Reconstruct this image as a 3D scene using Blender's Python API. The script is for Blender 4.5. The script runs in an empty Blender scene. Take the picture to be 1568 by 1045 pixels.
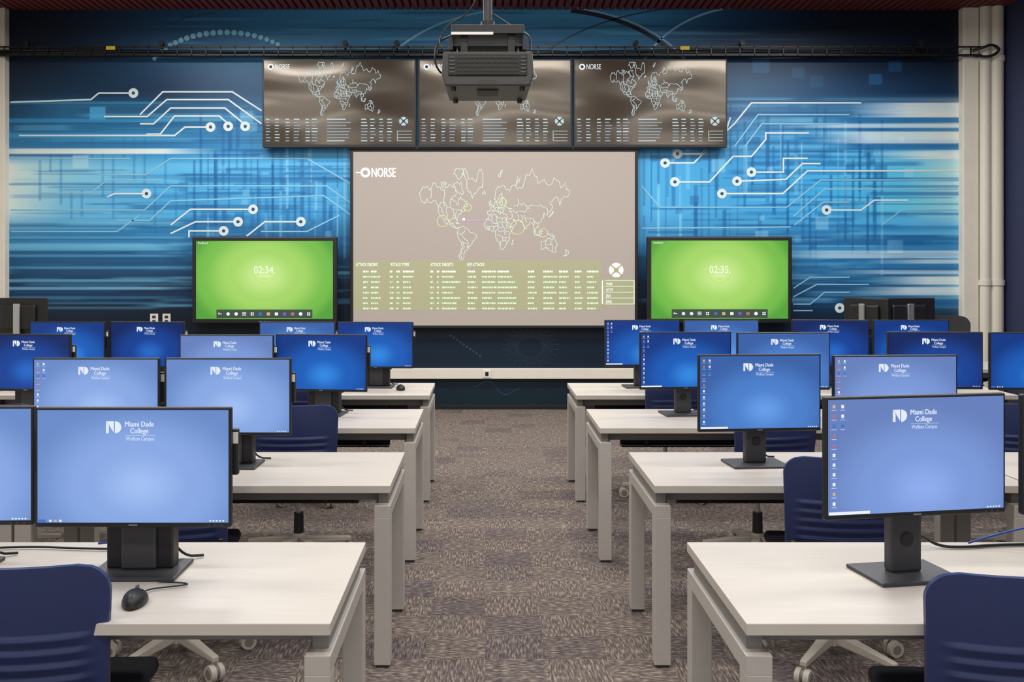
import bpy, bmesh, math, random
import numpy as np
from mathutils import Vector, Matrix

random.seed(7)
scene = bpy.context.scene
scene.view_settings.view_transform = 'Standard'
COL = scene.collection

# ------------------------------------------------------------------ helpers
def lin(c):
    out = []
    for v in c[:3]:
        v = v / 255.0
        out.append(v / 12.92 if v <= 0.04045 else ((v + 0.055) / 1.055) ** 2.4)
    return tuple(out) + (1.0,)

def new_mat(name):
    m = bpy.data.materials.new(name)
    m.use_nodes = True
    nt = m.node_tree
    return m, nt, nt.nodes['Principled BSDF']

def mat(name, color, rough=0.5, metal=0.0, emis=None, es=1.0, spec=0.5, noise=0.0, nscale=30.0):
    m, nt, b = new_mat(name)
    b.inputs['Base Color'].default_value = lin(color)
    b.inputs['Roughness'].default_value = rough
    b.inputs['Metallic'].default_value = metal
    b.inputs['Specular IOR Level'].default_value = spec
    if emis is not None:
        b.inputs['Emission Color'].default_value = lin(emis)
        b.inputs['Emission Strength'].default_value = es
    if noise > 0:
        tc = nt.nodes.new('ShaderNodeTexCoord')
        n = nt.nodes.new('ShaderNodeTexNoise')
        n.inputs['Scale'].default_value = nscale
        n.inputs['Detail'].default_value = 4
        r = nt.nodes.new('ShaderNodeValToRGB')
        c = lin(color)
        r.color_ramp.elements[0].position = 0.3
        r.color_ramp.elements[1].position = 0.7
        r.color_ramp.elements[0].color = tuple(x * (1 - noise) for x in c[:3]) + (1,)
        r.color_ramp.elements[1].color = tuple(min(1, x * (1 + noise)) for x in c[:3]) + (1,)
        nt.links.new(tc.outputs['Object'], n.inputs['Vector'])
        nt.links.new(n.outputs['Fac'], r.inputs['Fac'])
        nt.links.new(r.outputs['Color'], b.inputs['Base Color'])
    return m

def radial_screen(name, center, scale, stops, es=1.0, rough=0.35):
    m, nt, b = new_mat(name)
    b.inputs['Base Color'].default_value = (0.004, 0.004, 0.005, 1)
    b.inputs['Roughness'].default_value = rough
    b.inputs['Specular IOR Level'].default_value = 0.25
    tc = nt.nodes.new('ShaderNodeTexCoord')
    sub = nt.nodes.new('ShaderNodeVectorMath'); sub.operation = 'SUBTRACT'
    sub.inputs[1].default_value = center
    mul = nt.nodes.new('ShaderNodeVectorMath'); mul.operation = 'MULTIPLY'
    mul.inputs[1].default_value = scale
    ln = nt.nodes.new('ShaderNodeVectorMath'); ln.operation = 'LENGTH'
    rp = nt.nodes.new('ShaderNodeValToRGB')
    rp.color_ramp.interpolation = 'EASE'
    els = rp.color_ramp.elements
    els[0].position = stops[0][0]; els[0].color = lin(stops[0][1])
    els[1].position = stops[-1][0]; els[1].color = lin(stops[-1][1])
    for p, c in stops[1:-1]:
        e = els.new(p); e.color = lin(c)
    L = nt.links.new
    L(tc.outputs['Object'], sub.inputs[0]); L(sub.outputs[0], mul.inputs[0])
    L(mul.outputs[0], ln.inputs[0]); L(ln.outputs['Value'], rp.inputs['Fac'])
    L(rp.outputs['Color'], b.inputs['Emission Color'])
    b.inputs['Emission Strength'].default_value = es
    return m

_textcache = {}
def text_geo(s):
    if s in _textcache:
        return _textcache[s]
    cu = bpy.data.curves.new('tmp_text', 'FONT')
    cu.body = s; cu.size = 1.0; cu.resolution_u = 3
    ob = bpy.data.objects.new('tmp_text', cu)
    COL.objects.link(ob)
    dg = bpy.context.evaluated_depsgraph_get()
    me = bpy.data.meshes.new_from_object(ob.evaluated_get(dg))
    vs = [tuple(v.co) for v in me.vertices]
    fs = [tuple(p.vertices) for p in me.polygons]
    bpy.data.objects.remove(ob); bpy.data.curves.remove(cu); bpy.data.meshes.remove(me)
    _textcache[s] = (vs, fs)
    return vs, fs

class MB:
    def __init__(self):
        self.v = []; self.f = []; self.m = []; self.s = []; self.mats = []
    def mi(self, m):
        if m not in self.mats: self.mats.append(m)
        return self.mats.index(m)
    def add(self, vs, fs, m, smooth=False, M=None):
        o = len(self.v); k = self.mi(m)
        if M is not None: vs = [tuple(M @ Vector(p)) for p in vs]
        self.v += [tuple(p) for p in vs]
        for f in fs:
            self.f.append(tuple(i + o for i in f)); self.m.append(k); self.s.append(smooth)
    def bm(self, bm, m, smooth=False, M=None):
        bm.verts.index_update()
        self.add([tuple(v.co) for v in bm.verts], [tuple(v.index for v in f.verts) for f in bm.faces], m, smooth, M)
        bm.free()
    def box(self, x0, x1, y0, y1, z0, z1, m, bev=0.0, seg=2, M=None, smooth=False):
        bm = bmesh.new()
        bmesh.ops.create_cube(bm, size=1)
        for v in bm.verts:
            v.co = Vector(((x0 + x1) / 2 + v.co.x * (x1 - x0), (y0 + y1) / 2 + v.co.y * (y1 - y0), (z0 + z1) / 2 + v.co.z * (z1 - z0)))
        if bev > 0:
            bmesh.ops.bevel(bm, geom=list(bm.edges), offset=bev, segments=seg, profile=0.5, affect='EDGES')
        self.bm(bm, m, smooth, M)
    def cyl(self, p0, p1, r0, r1, m, seg=16, cap=True, M=None):
        p0 = Vector(p0); p1 = Vector(p1); d = (p1 - p0).normalized()
        a = d.orthogonal().normalized(); b = d.cross(a)
        vs = []
        for p, r in ((p0, r0), (p1, r1)):
            for i in range(seg):
                t = 2 * math.pi * i / seg
                vs.append(p + a * math.cos(t) * r + b * math.sin(t) * r)
        fs = [(i, (i + 1) % seg, seg + (i + 1) % seg, seg + i) for i in range(seg)]
        self.add(vs, fs, m, True, M)
        if cap:
            self.add(vs, [tuple(range(seg))[::-1], tuple(range(seg, 2 * seg))], m, False, M)
    def tube(self, pts, r, m, seg=8, M=None, smoothn=0):
        pts = [Vector(p) for p in pts]
        for _ in range(smoothn):
            q = [pts[0]]
            for a, b in zip(pts, pts[1:]):
                q += [a * .75 + b * .25, a * .25 + b * .75]
            q.append(pts[-1]); pts = q
        vs = []; n = len(pts)
        a = None
        for i, p in enumerate(pts):
            d = (pts[min(i + 1, n - 1)] - pts[max(i - 1, 0)]).normalized()
            if a is None: a = d.orthogonal().normalized()
            a = (a - d * a.dot(d)).normalized(); b = d.cross(a)
            for k in range(seg):
                t = 2 * math.pi * k / seg
                vs.append(p + (a * math.cos(t) + b * math.sin(t)) * r)
        fs = []
        for i in range(n - 1):
            for k in range(seg):
                fs.append((i * seg + k, i * seg + (k + 1) % seg, (i + 1) * seg + (k + 1) % seg, (i + 1) * seg + k))
        fs.append(tuple(range(seg))[::-1]); fs.append(tuple(range((n - 1) * seg, n * seg)))
        self.add(vs, fs, m, True, M)
    def quad(self, x0, z0, x1, z1, y, m):
        self.add([(x0, y, z0), (x1, y, z0), (x1, y, z1), (x0, y, z1)], [(0, 1, 2, 3)], m)
    def disc(self, cx, cz, r, y, m, seg=20, r_in=0.0, a0=0.0, a1=2 * math.pi):
        vs = []; full = abs(a1 - a0 - 2 * math.pi) < 1e-4
        if r_in <= 0 and full:
            vs = [(cx + r * math.cos(2 * math.pi * i / seg), y, cz + r * math.sin(2 * math.pi * i / seg)) for i in range(seg)]
            self.add(vs, [tuple(range(seg))], m); return
        for i in range(seg + 1):
            t = a0 + (a1 - a0) * i / seg
            vs += [(cx + r * math.cos(t), y, cz + r * math.sin(t)), (cx + r_in * math.cos(t), y, cz + r_in * math.sin(t))]
        self.add(vs, [(2 * i, 2 * i + 2, 2 * i + 3, 2 * i + 1)[::-1] for i in range(seg)], m)
    def ribbon(self, pts, w, y, m):
        n = len(pts); vs = []
        for i in range(n):
            a = Vector(pts[max(i - 1, 0)]); p = Vector(pts[i]); c = Vector(pts[min(i + 1, n - 1)])
            d1 = (p - a) if i > 0 else (c - p); d2 = (c - p) if i < n - 1 else (p - a)
            d1 = d1.normalized() if d1.length else Vector((1, 0)); d2 = d2.normalized() if d2.length else d1
            nn = Vector((-(d1.y + d2.y), d1.x + d2.x))
            if nn.length < 1e-4: nn = Vector((-d1.y, d1.x))
            nn.normalize()
            k = min(1.6, 1 / max(0.4, abs(nn.dot(Vector((-d1.y, d1.x))))))
            o = nn * (w / 2 * k)
            vs += [(p.x - o.x, y, p.y - o.y), (p.x + o.x, y, p.y + o.y)]
        self.add(vs, [(2 * i, 2 * i + 2, 2 * i + 3, 2 * i + 1) for i in range(n - 1)], m)
    def text(self, s, x, z, size, y, m, xs=1.0, align='L'):
        vs, fs = text_geo(s)
        if not vs: return
        w = max(v[0] for v in vs)
        off = {'L': 0, 'C': -w / 2, 'R': -w}[align]
        self.add([(x + (v[0] + off) * size * xs, y, z + v[1] * size) for v in vs], fs, m)
    def mesh(self, name):
        me = bpy.data.meshes.new(name)
        me.from_pydata(self.v, [], self.f)
        for m in self.mats: me.materials.append(m)
        me.polygons.foreach_set('material_index', self.m)
        me.polygons.foreach_set('use_smooth', self.s)
        me.update()
        return me
    def obj(self, name, loc=(0, 0, 0), rotz=0.0, parent=None):
        return place(self.mesh(name), name, loc, rotz, parent)

def place(me, name, loc=(0, 0, 0), rotz=0.0, parent=None, scale=1.0):
    ob = bpy.data.objects.new(name, me)
    ob.location = loc; ob.rotation_euler = (0, 0, rotz); ob.scale = (scale,) * 3
    COL.objects.link(ob)
    if parent is not None: ob.parent = parent
    return ob

# ------------------------------------------------------------------ room data (metres)
WALL_Y = 11.06      # mural wall
EYE = 1.6
S = 135.6           # mural drawing units per metre
def wx(u): return (u - 743) / S
def wz(v): return EYE - (v - 410) / S
XL, XR = -5.6, 5.8
CEIL = 4.51

# ------------------------------------------------------------------ materials
M_beige = mat('beige_wall_paint', (226, 220, 206), 0.7, noise=0.03, nscale=6)
M_navywall = mat('navy_wall_paint', (40, 48, 82), 0.6, noise=0.05, nscale=5)
M_pipe = mat('pipe_paint', (220, 214, 200), 0.5)
M_black = mat('black_plastic', (22, 22, 24), 0.45)
M_black2 = mat('black_metal', (30, 30, 32), 0.4, metal=0.2)
M_dark = mat('dark_grey_plastic', (52, 52, 56), 0.45)
M_leg = mat('desk_frame_paint', (182, 177, 170), 0.4, noise=0.02)
M_spacer = mat('desk_spacer_metal', (124, 121, 116), 0.45)
M_silver = mat('silver', (185, 187, 190), 0.3, metal=0.8)
M_navy = mat('navy_chair_plastic', (38, 50, 94), 0.42, noise=0.06, nscale=80)
M_blackchair = mat('black_chair_plastic', (28, 28, 32), 0.5)
M_seat = mat('seat_fabric', (28, 30, 42), 0.9, noise=0.15, nscale=200)
M_base = mat('chair_base_beige', (178, 171, 160), 0.45)
M_caster = mat('caster_grey', (120, 115, 108), 0.5)
M_blue_cable = mat('blue_cable', (40, 80, 170), 0.5)
M_white = mat('white_plastic', (228, 226, 220), 0.5)
M_yellow = mat('yellow_tag', (210, 190, 40), 0.5)
M_slat = mat('ceiling_slat_red', (118, 52, 50), 0.6, noise=0.1, nscale=8)
M_slatback = mat('ceiling_backing', (46, 20, 22), 0.8)
E_white = mat('screen_white', (0, 0, 0), 0.4, emis=(235, 242, 250), es=1.0)
E_cyan = mat('screen_pale_cyan', (0, 0, 0), 0.4, emis=(190, 212, 218), es=0.95)
E_dim = mat('screen_dim_text', (0, 0, 0), 0.4, emis=(142, 162, 174), es=0.9)
E_task = mat('screen_taskbar', (0, 0, 0), 0.4, emis=(60, 78, 62), es=1.0)
E_red = mat('screen_red', (0, 0, 0), 0.4, emis=(184, 110, 122))
E_org = mat('screen_orange', (0, 0, 0), 0.4, emis=(206, 178, 132))
E_blu = mat('screen_blue', (0, 0, 0), 0.4, emis=(60, 110, 200))
E_pur = mat('screen_purple', (0, 0, 0), 0.4, emis=(120, 90, 200))

# laminate top
M_top, nt, b = new_mat('pale_wood_laminate')
tc = nt.nodes.new('ShaderNodeTexCoord'); mp = nt.nodes.new('ShaderNodeMapping')
mp.inputs['Scale'].default_value = (4, 90, 4)
n = nt.nodes.new('ShaderNodeTexNoise'); n.inputs['Scale'].default_value = 1.5; n.inputs['Detail'].default_value = 6
r = nt.nodes.new('ShaderNodeValToRGB')
r.color_ramp.elements[0].position = 0.3; r.color_ramp.elements[0].color = lin((191, 185, 176))
r.color_ramp.elements[1].position = 0.7; r.color_ramp.elements[1].color = lin((198, 192, 183))
nt.links.new(tc.outputs['Object'], mp.inputs['Vector']); nt.links.new(mp.outputs['Vector'], n.inputs['Vector'])
nt.links.new(n.outputs['Fac'], r.inputs['Fac']); nt.links.new(r.outputs['Color'], b.inputs['Base Color'])
b.inputs['Roughness'].default_value = 0.4

# carpet
M_carpet, nt, b = new_mat('carpet_tiles')
L = nt.links.new
tc = nt.nodes.new('ShaderNodeTexCoord')
def nmap(scale, nscale, detail=2):
    mp = nt.nodes.new('ShaderNodeMapping'); mp.inputs['Scale'].default_value = scale
    n = nt.nodes.new('ShaderNodeTexNoise'); n.inputs['Scale'].default_value = nscale; n.inputs['Detail'].default_value = detail
    L(tc.outputs['Object'], mp.inputs['Vector']); L(mp.outputs['Vector'], n.inputs['Vector'])
    return n
nA = nmap((135, 18, 1), 1.0, 3); nB = nmap((30, 85, 1), 1.0, 3)
ck = nt.nodes.new('ShaderNodeTexChecker'); ck.inputs['Scale'].default_value = 4.0
ck.inputs['Color1'].default_value = (0, 0, 0, 1); ck.inputs['Color2'].default_value = (1, 1, 1, 1)
L(tc.outputs['Object'], ck.inputs['Vector'])
mx = nt.nodes.new('ShaderNodeMix'); mx.data_type = 'FLOAT'
L(ck.outputs['Fac'], mx.inputs['Factor']); L(nA.outputs['Fac'], mx.inputs['A']); L(nB.outputs['Fac'], mx.inputs['B'])
r1 = nt.nodes.new('ShaderNodeValToRGB')
e = r1.color_ramp.elements
e[0].position = 0.38; e[0].color = lin((84, 77, 78))
e[1].position = 0.68; e[1].color = lin((160, 148, 134))
k = e.new(0.53); k.color = lin((113, 104, 100))
L(mx.outputs['Result'], r1.inputs['Fac'])
# tile-level tint
vm = nt.nodes.new('ShaderNodeVectorMath'); vm.operation = 'SCALE'; vm.inputs['Scale'].default_value = 4.0
fl = nt.nodes.new('ShaderNodeVectorMath'); fl.operation = 'FLOOR'
wn = nt.nodes.new('ShaderNodeTexWhiteNoise'); wn.noise_dimensions = '2D'
L(tc.outputs['Object'], vm.inputs[0]); L(vm.outputs[0], fl.inputs[0]); L(fl.outputs[0], wn.inputs['Vector'])
nC = nmap((1, 1, 1), 2.2, 2)
ad = nt.nodes.new('ShaderNodeMath'); ad.operation = 'ADD'
L(wn.outputs['Value'], ad.inputs[0]); L(nC.outputs['Fac'], ad.inputs[1])
r2 = nt.nodes.new('ShaderNodeValToRGB')
e = r2.color_ramp.elements
e[0].position = 0.45; e[0].color = (0.72, 0.71, 0.78, 1)
e[1].position = 1.0; e[1].color = (1.0, 0.98, 0.95, 1)
L(ad.outputs[0], r2.inputs['Fac'])
mc = nt.nodes.new('ShaderNodeMix'); mc.data_type = 'RGBA'; mc.blend_type = 'MULTIPLY'; mc.inputs['Factor'].default_value = 1.0
L(r1.outputs['Color'], mc.inputs['A']); L(r2.outputs['Color'], mc.inputs['B'])
L(mc.outputs['Result'], b.inputs['Base Color'])
b.inputs['Roughness'].default_value = 0.95; b.inputs['Specular IOR Level'].default_value = 0.1
bp = nt.nodes.new('ShaderNodeBump'); bp.inputs['Strength'].default_value = 0.2; bp.inputs['Distance'].default_value = 0.002
L(mx.outputs['Result'], bp.inputs['Height']); L(bp.outputs['Normal'], b.inputs['Normal'])

# ------------------------------------------------------------------ room shell
mb = MB(); mb.box(XL - .1, XR + .1, -3, WALL_Y + .1, -.1, 0, M_carpet); mb.obj('floor')
mb = MB(); mb.box(XL - .1, XR + .1, WALL_Y, WALL_Y + .15, 0, 4.7, M_beige); mb.obj('wall_back')
mb = MB(); mb.box(XL - .1, XL, -3, WALL_Y, 0, 4.7, M_beige); mb.obj('wall_left')
mb = MB(); mb.box(XR, XR + .1, -3, WALL_Y, 0, 4.7, M_navywall); mb.obj('wall_right')
mb = MB()
mb.box(XL, XR, -3, WALL_Y, 4.62, 4.7, M_slatback)
x = XL + .03
while x < XR - .05:
    mb.box(x, x + .055, -3, WALL_Y, CEIL, CEIL + .11, M_slat); x += .085
yy = -2.9
while yy < WALL_Y:
    mb.box(XL, XR, yy, yy + .03, CEIL + .04, CEIL + .1, M_slat); yy += .12
mb.obj('ceiling')
mb = MB(); mb.box(wx(15), wx(1467), WALL_Y - .035, WALL_Y - .012, 0, .05, M_black, .003); mb.obj('baseboard_back')

# ------------------------------------------------------------------ mural (colour field baked to vertices of the wall print)
u0, u1, v0, v1, st = 15.0, 1467.0, 11.0, 627.0, 2.0
us = np.arange(u0, u1 + .1, st); vs_ = np.arange(v0, v1 + .1, st)
U, V = np.meshgrid(us, vs_)
kx = np.array([15, 100, 250, 400, 540, 760, 980, 1120, 1250, 1380, 1467], float)
ky = np.array([15, 80, 140, 170, 220, 260, 320, 360, 400, 440, 490, 560, 627], float)
D = (12, 26, 42)
K = [
 [(10,18,32),(12,24,40),(22,66,104),(45,112,158),(62,138,188),(70,150,200),(62,142,192),(25,72,112),(12,28,46),(10,20,34),(10,18,30)],
 [(14,24,40),(20,38,60),(38,80,118),(52,112,152),(52,112,152),(52,112,152),(52,112,152),(22,54,86),(15,35,58),(12,26,44),(12,22,38)],
 [(16,40,62),(16,48,75),(18,50,80),(28,78,118),(40,90,130),(40,90,130),(40,90,130),(40,88,124),(32,72,110),(22,54,88),(20,46,74)],
 [(18,66,100),(34,96,138),(26,80,118),(42,104,148),(50,120,160),(50,120,160),(50,120,160),(60,112,152),(52,108,152),(100,156,196),(190,212,224)],
 [(40,112,158),(36,112,162),(38,112,162),(52,132,182),(60,140,190),(60,140,190),(52,132,182),(50,128,178),(50,130,184),(84,160,206),(176,206,222)],
 [(212,230,238),(140,200,228),(80,168,216),(70,160,210),(74,164,214),(70,160,210),(72,166,216),(56,146,200),(60,160,215),(78,184,230),(190,224,238)],
 [(205,226,236),(110,184,222),(66,156,208),(60,150,205),(60,146,200),(60,146,200),(76,166,216),(66,156,208),(60,160,215),(84,188,232),(160,212,234)],
 [(60,130,175),(44,120,170),(38,114,164),(34,100,146),(34,100,146),(34,100,146),(62,142,192),(50,130,180),(50,130,185),(56,142,198),(84,166,212)],
 [(24,80,122),(28,86,128),(28,84,126),(22,64,100),(22,64,100),(22,64,100),(34,90,132),(36,92,136),(52,128,178),(48,124,174),(90,160,200)],
 [(18,52,84),(20,56,88),(16,46,74),(12,36,60),(12,36,60),(12,36,60),(16,44,70),(20,54,86),(28,76,118),(36,96,140),(120,176,206)],
 [(10,26,44),(12,30,50),D,D,D,D,D,D,(14,36,58),(16,42,66),(20,50,76)],
 [D,D,D,D,(14,30,46),(16,34,50),D,D,D,D,D],
 [(12,28,40),(12,28,40),(12,28,40),(14,32,42),(14,34,44),(16,36,46),(14,34,44),(14,32,42),D,D,D]]
K = np.array(K, float)
ix = np.clip(np.searchsorted(kx, us, 'right') - 1, 0, len(kx) - 2); tx = (us - kx[ix]) / (kx[ix + 1] - kx[ix])
vv = np.clip(vs_, 15, 627)
iy = np.clip(np.searchsorted(ky, vv, 'right') - 1, 0, len(ky) - 2); ty = (vv - ky[iy]) / (ky[iy + 1] - ky[iy])
tx = np.clip(tx, 0, 1); ty = np.clip(ty, 0, 1); ty = ty * ty * (3 - 2 * ty)
A = K[np.ix_(iy, ix)] * (1 - tx)[None, :, None] + K[np.ix_(iy, ix + 1)] * tx[None, :, None]
B = K[np.ix_(iy + 1, ix)] * (1 - tx)[None, :, None] + K[np.ix_(iy + 1, ix + 1)] * tx[None, :, None]
C = A * (1 - ty)[:, None, None] + B * ty[:, None, None]
rng = np.random.RandomState(5)
def blend(mask, col, a):
    global C
    m = (mask * a)[..., None]
    C = C * (1 - m) + np.array(col, float) * m
def streak(xa, xb, ya, yb, col, a, fade=40):
    mk = ((V >= ya) & (V < yb)) * np.clip((U - xa) / fade, 0, 1) * np.clip((xb - U) / fade, 0, 1)
    blend(mk, col, a)
for i in range(320):
    L_ = rng.rand() < .5
    xa = rng.uniform(-60, 380) if L_ else rng.uniform(960, 1380)
    ln = rng.uniform(80, 380); ya = rng.uniform(150, 470); h = rng.choice([2, 2, 2, 4, 4, 6, 8])
    if rng.rand() < .45: streak(xa, xa + ln, ya, ya + h, (18, 70, 122), rng.uniform(.2, .5), 18)
    else: streak(xa, xa + ln, ya, ya + h, (120, 196, 230), rng.uniform(.10, .36), 22)
for i in range(40):
    xa = rng.uniform(200, 1100); ya = rng.uniform(14, 80)
    streak(xa, xa + rng.uniform(80, 300), ya, ya + rng.choice([2, 4]), (120, 190, 225) if rng.rand() < .6 else (12, 40, 70), rng.uniform(.1, .35))
# woven grid of bars
for gx in list(np.arange(296, 540, 11)) + list(np.arange(985, 1350, 11)):
    for rep in range(2):
        ya = rng.uniform(150, 330); yb = ya + rng.uniform(40, 150)
        w = rng.choice([2, 4, 6])
        mk = ((U >= gx) & (U < gx + w) & (V > ya) & (V < min(yb, 440))).astype(float)
        blend(mk, (18, 84, 142) if rng.rand() < .75 else (140, 205, 235), rng.uniform(.25, .6))
for gy in np.arange(156, 420, 9):
    for rep in range(3):
        xa = rng.uniform(290, 480) if rng.rand() < .45 else rng.uniform(985, 1320)
        mk = ((V >= gy) & (V < gy + rng.choice([2, 4])) & (U > xa) & (U < xa + rng.uniform(30, 130))).astype(float)
        blend(mk, (18, 84, 142), rng.uniform(.2, .5))
for gx in list(np.arange(60, 290, 16)):
    ya = rng.uniform(180, 330); mk = ((U >= gx) & (U < gx + 4) & (V > ya) & (V < ya + rng.uniform(40, 110))).astype(float)
    blend(mk, (30, 100, 155), .3)
for i in range(60):
    sx = rng.uniform(280, 520) if rng.rand() < .45 else rng.uniform(990, 1420); sy = rng.uniform(160, 400); q = rng.choice([8, 10, 14, 20])
    mk = ((abs(U - sx) < q / 2) & (abs(V - sy) < q / 2)).astype(float)
    blend(mk, (25, 85, 140) if rng.rand() < .6 else (150, 205, 232), rng.uniform(.2, .5))
for (sx, sy, q, c, a) in [(150,174,26,(70,160,205),.8),(124,248,26,(180,215,232),.5),(1340,122,22,(40,100,150),.6),(1165,102,26,(45,100,145),.6),(1222,112,22,(45,95,135),.5),(1250,125,22,(40,90,130),.5),(1370,102,22,(30,80,125),.6),(1370,378,24,(150,205,232),.6),(1112,385,20,(130,190,222),.6),(1290,350,20,(40,110,160),.5)]:
    blend(((abs(U - sx) < q / 2) & (abs(V - sy) < q * .4)).astype(float), c, a)
P_ = (228, 236, 240)
streak(-60, 340, 229, 237, P_, .85, 90)
for (ya, yb, c, a) in [(375,385,(110,185,220),.7),(390,394,(90,165,205),.6),(408,412,(80,150,190),.6),(428,432,(110,180,215),.65),(441,445,(130,190,220),.7),(455,458,(60,120,160),.6),(470,473,(50,105,145),.5),(157,160,(60,140,180),.6),(183,189,(50,140,190),.7),(205,212,(60,150,200),.6)]:
    streak(-60, 300, ya, yb, c, a, 60)
for (xa, ya, yb, a) in [(1300,158,180,.8),(1190,190,196,.6),(1240,202,220,.7),(1330,232,244,.7),(1180,384,396,.5),(1330,398,404,.6),(1330,424,436,.8),(1300,440,452,.7),(1260,414,420,.5)]:
    streak(xa, 1560, ya, yb, P_, a, 90)
for (xa, ya, yb, a) in [(1240,180,188,.7),(1280,196,202,.6),(1250,222,230,.7),(1290,404,414,.6),(1310,364,384,.5),(1320,458,470,.6),(1300,346,352,.4)]:
    streak(xa, 1560, ya, yb, (18, 90, 150), a, 60)
C = np.clip(C, 0, 255) / 255.0
C = np.where(C <= .04045, C / 12.92, ((C + .055) / 1.055) ** 2.4)
C = np.clip(C * np.array([1.15, 1.14, 1.15]), 0, .82)
ny, nx = U.shape
co = np.zeros((ny * nx, 3), np.float32)
co[:, 0] = ((U - 743) / S).ravel(); co[:, 1] = WALL_Y - .01; co[:, 2] = np.maximum(EYE - (V - 410) / S, 0.001).ravel()
idx = np.arange(ny * nx).reshape(ny, nx)
quads = np.stack([idx[1:, :-1], idx[1:, 1:], idx[:-1, 1:], idx[:-1, :-1]], -1).reshape(-1, 4)
me = bpy.data.meshes.new('wall_mural')
me.vertices.add(len(co)); me.vertices.foreach_set('co', co.ravel())
me.loops.add(quads.size); me.loops.foreach_set('vertex_index', quads.ravel().astype(np.int32))
me.polygons.add(len(quads)); me.polygons.foreach_set('loop_start', np.arange(0, quads.size, 4, dtype=np.int32))
me.update(calc_edges=True)
at = me.color_attributes.new('print', 'FLOAT_COLOR', 'POINT')
cc = np.ones((ny * nx, 4), np.float32); cc[:, :3] = C.reshape(-1, 3)
at.data.foreach_set('color', cc.ravel())
M_mural, nt, b = new_mat('mural_print')
va = nt.nodes.new('ShaderNodeVertexColor'); va.layer_name = 'print'
nt.links.new(va.outputs['Color'], b.inputs['Base Color'])
b.inputs['Roughness'].default_value = 0.4; b.inputs['Specular IOR Level'].default_value = 0.3
me.materials.append(M_mural)
mural = place(me, 'wall_mural')

T1 = mat('mural_trace_white', (212, 228, 234), 0.4)
T2 = mat('mural_trace_blue', (134, 196, 226), 0.4)
T3 = mat('mural_arc_dark', (14, 28, 44), 0.4)
T4 = mat('mural_dial_blue', (34, 66, 92), 0.4)
T5 = mat('mural_dial_dim', (22, 46, 64), 0.4)
mb = MB(); yM = WALL_Y - .013
def tr(pts, w=2.4, m=T1): mb.ribbon([(wx(a), wz(c)) for a, c in pts], w / S, yM, m)
def node(a, c):
    mb.disc(wx(a), wz(c), 7.5 / S, yM - .001, T1, 20)
    mb.disc(wx(a), wz(c), 2.6 / S, yM - .002, T4, 12)
for pts in [[(17,157),(140,153),(152,143),(200,143)],
            [(215,176),(250,141),(356,141),(401,170)],
            [(160,179),(226,179),(256,153),(350,153),(401,190)],
            [(215,190),(236,190),(262,166),(345,166),(374,190)],
            [(225,206),(246,206),(268,178),(336,178),(350,190)],
            [(30,208),(268,208),(284,195),(320,195)],
            [(165,302),(176,297),(220,297)],
            [(262,345),(292,321),(384,321)],
            [(262,358),(300,340),(362,340)],
            [(290,364),(290,354),(340,354)],
            [(378,362),(406,340),(458,340)],
            [(1022,250),(1062,250),(1098,214),(1124,190),(1150,158),(1318,158)],
            [(1037,279),(1086,279),(1122,240),(1150,240),(1172,214),(1172,204),(1238,204)],
            [(1132,278),(1203,275),(1228,251),(1256,251)],
            [(1152,264),(1199,264),(1199,243),(1236,243)],
            [(1109,297),(1198,297),(1236,262),(1466,262)],
            [(1268,322),(1318,322),(1338,307),(1390,307)],
            [(1285,472),(1316,472)],
            [(1041,236),(1074,236),(1110,205),(1118,180)]]:
    tr(pts)
for pts in [[(17,322),(222,322),(262,285),(500,285),(538,312)],
            [(150,268),(224,268),(262,243),(470,243),(538,282)],
            [(180,338),(230,338),(262,308),(496,300),(538,330)],
            [(17,243),(200,243)], [(60,296),(140,296),(165,276),(250,276)],
            [(17,355),(180,355),(215,330)], [(400,355),(470,355),(520,330)],
            [(982,285),(1010,318),(1204,318),(1256,276),(1466,276)],
            [(1214,332),(1262,290),(1466,290)], [(1216,345),(1260,310),(1300,310)],
            [(1350,345),(1380,322),(1466,322)], [(982,350),(1210,348)],
            [(1214,442),(1240,425),(1300,425)], [(1214,455),(1250,436),(1330,436)],
            [(1214,466),(1240,466),(1262,448),(1300,448)],[(1214,476),(1244,476)],
            [(1124,225),(1160,176),(1300,176)],[(1140,225),(1166,190),(1290,190)]]:
    tr(pts, 2.0, T2)
for a in [(205,143),(376,194),(350,194),(323,195),(225,297),(388,321),(365,340),(343,354),(461,340),(1018,250),(1037,236),(1033,279),(1105,297),(1128,278),(1150,264),(1265,322),(1285,472)]:
    node(*a)
# dotted arc, sweeping arcs, dial
for i in range(22):
    t = math.radians(156 - i * 5.2); cx, cy, rx, ry = 345, 118, 118, 68
    a = cx + rx * math.cos(t); c = cy - ry * math.sin(t)
    q = 3.4 + 1.2 * math.sin(i * .15)
    mb.disc(wx(a), wz(c), q / S, yM, T2, 8)
def arc(cx, cy, rx, ry, a0, a1, w, m, n=30):
    tr([(cx + rx * math.cos(math.radians(a0 + (a1 - a0) * i / n)), cy - ry * math.sin(math.radians(a0 + (a1 - a0) * i / n))) for i in range(n + 1)], w, m)
arc(835, 150, 225, 135, 15, 80, 6, T3); arc(835, 160, 240, 150, 20, 85, 2.5, T2)
arc(790, 190, 240, 175, 100, 165, 3, T2); arc(1150, 150, 180, 140, 95, 170, 3, T2); arc(345, 150, 175, 130, 95, 150, 2, T4)
arc(1090, 160, 300, 150, 98, 160, 2, T4)
for i in range(48):
    t = 2 * math.pi * i / 48; r0, r1_ = 18, (44 if i % 2 else 36)
    c_ = 532 - r1_ * math.sin(t) * .75
    tr([(812 + r0 * math.cos(t), 532 - r0 * math.sin(t) * .75), (812 + r1_ * math.cos(t), c_)], 1.2, T5)
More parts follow.
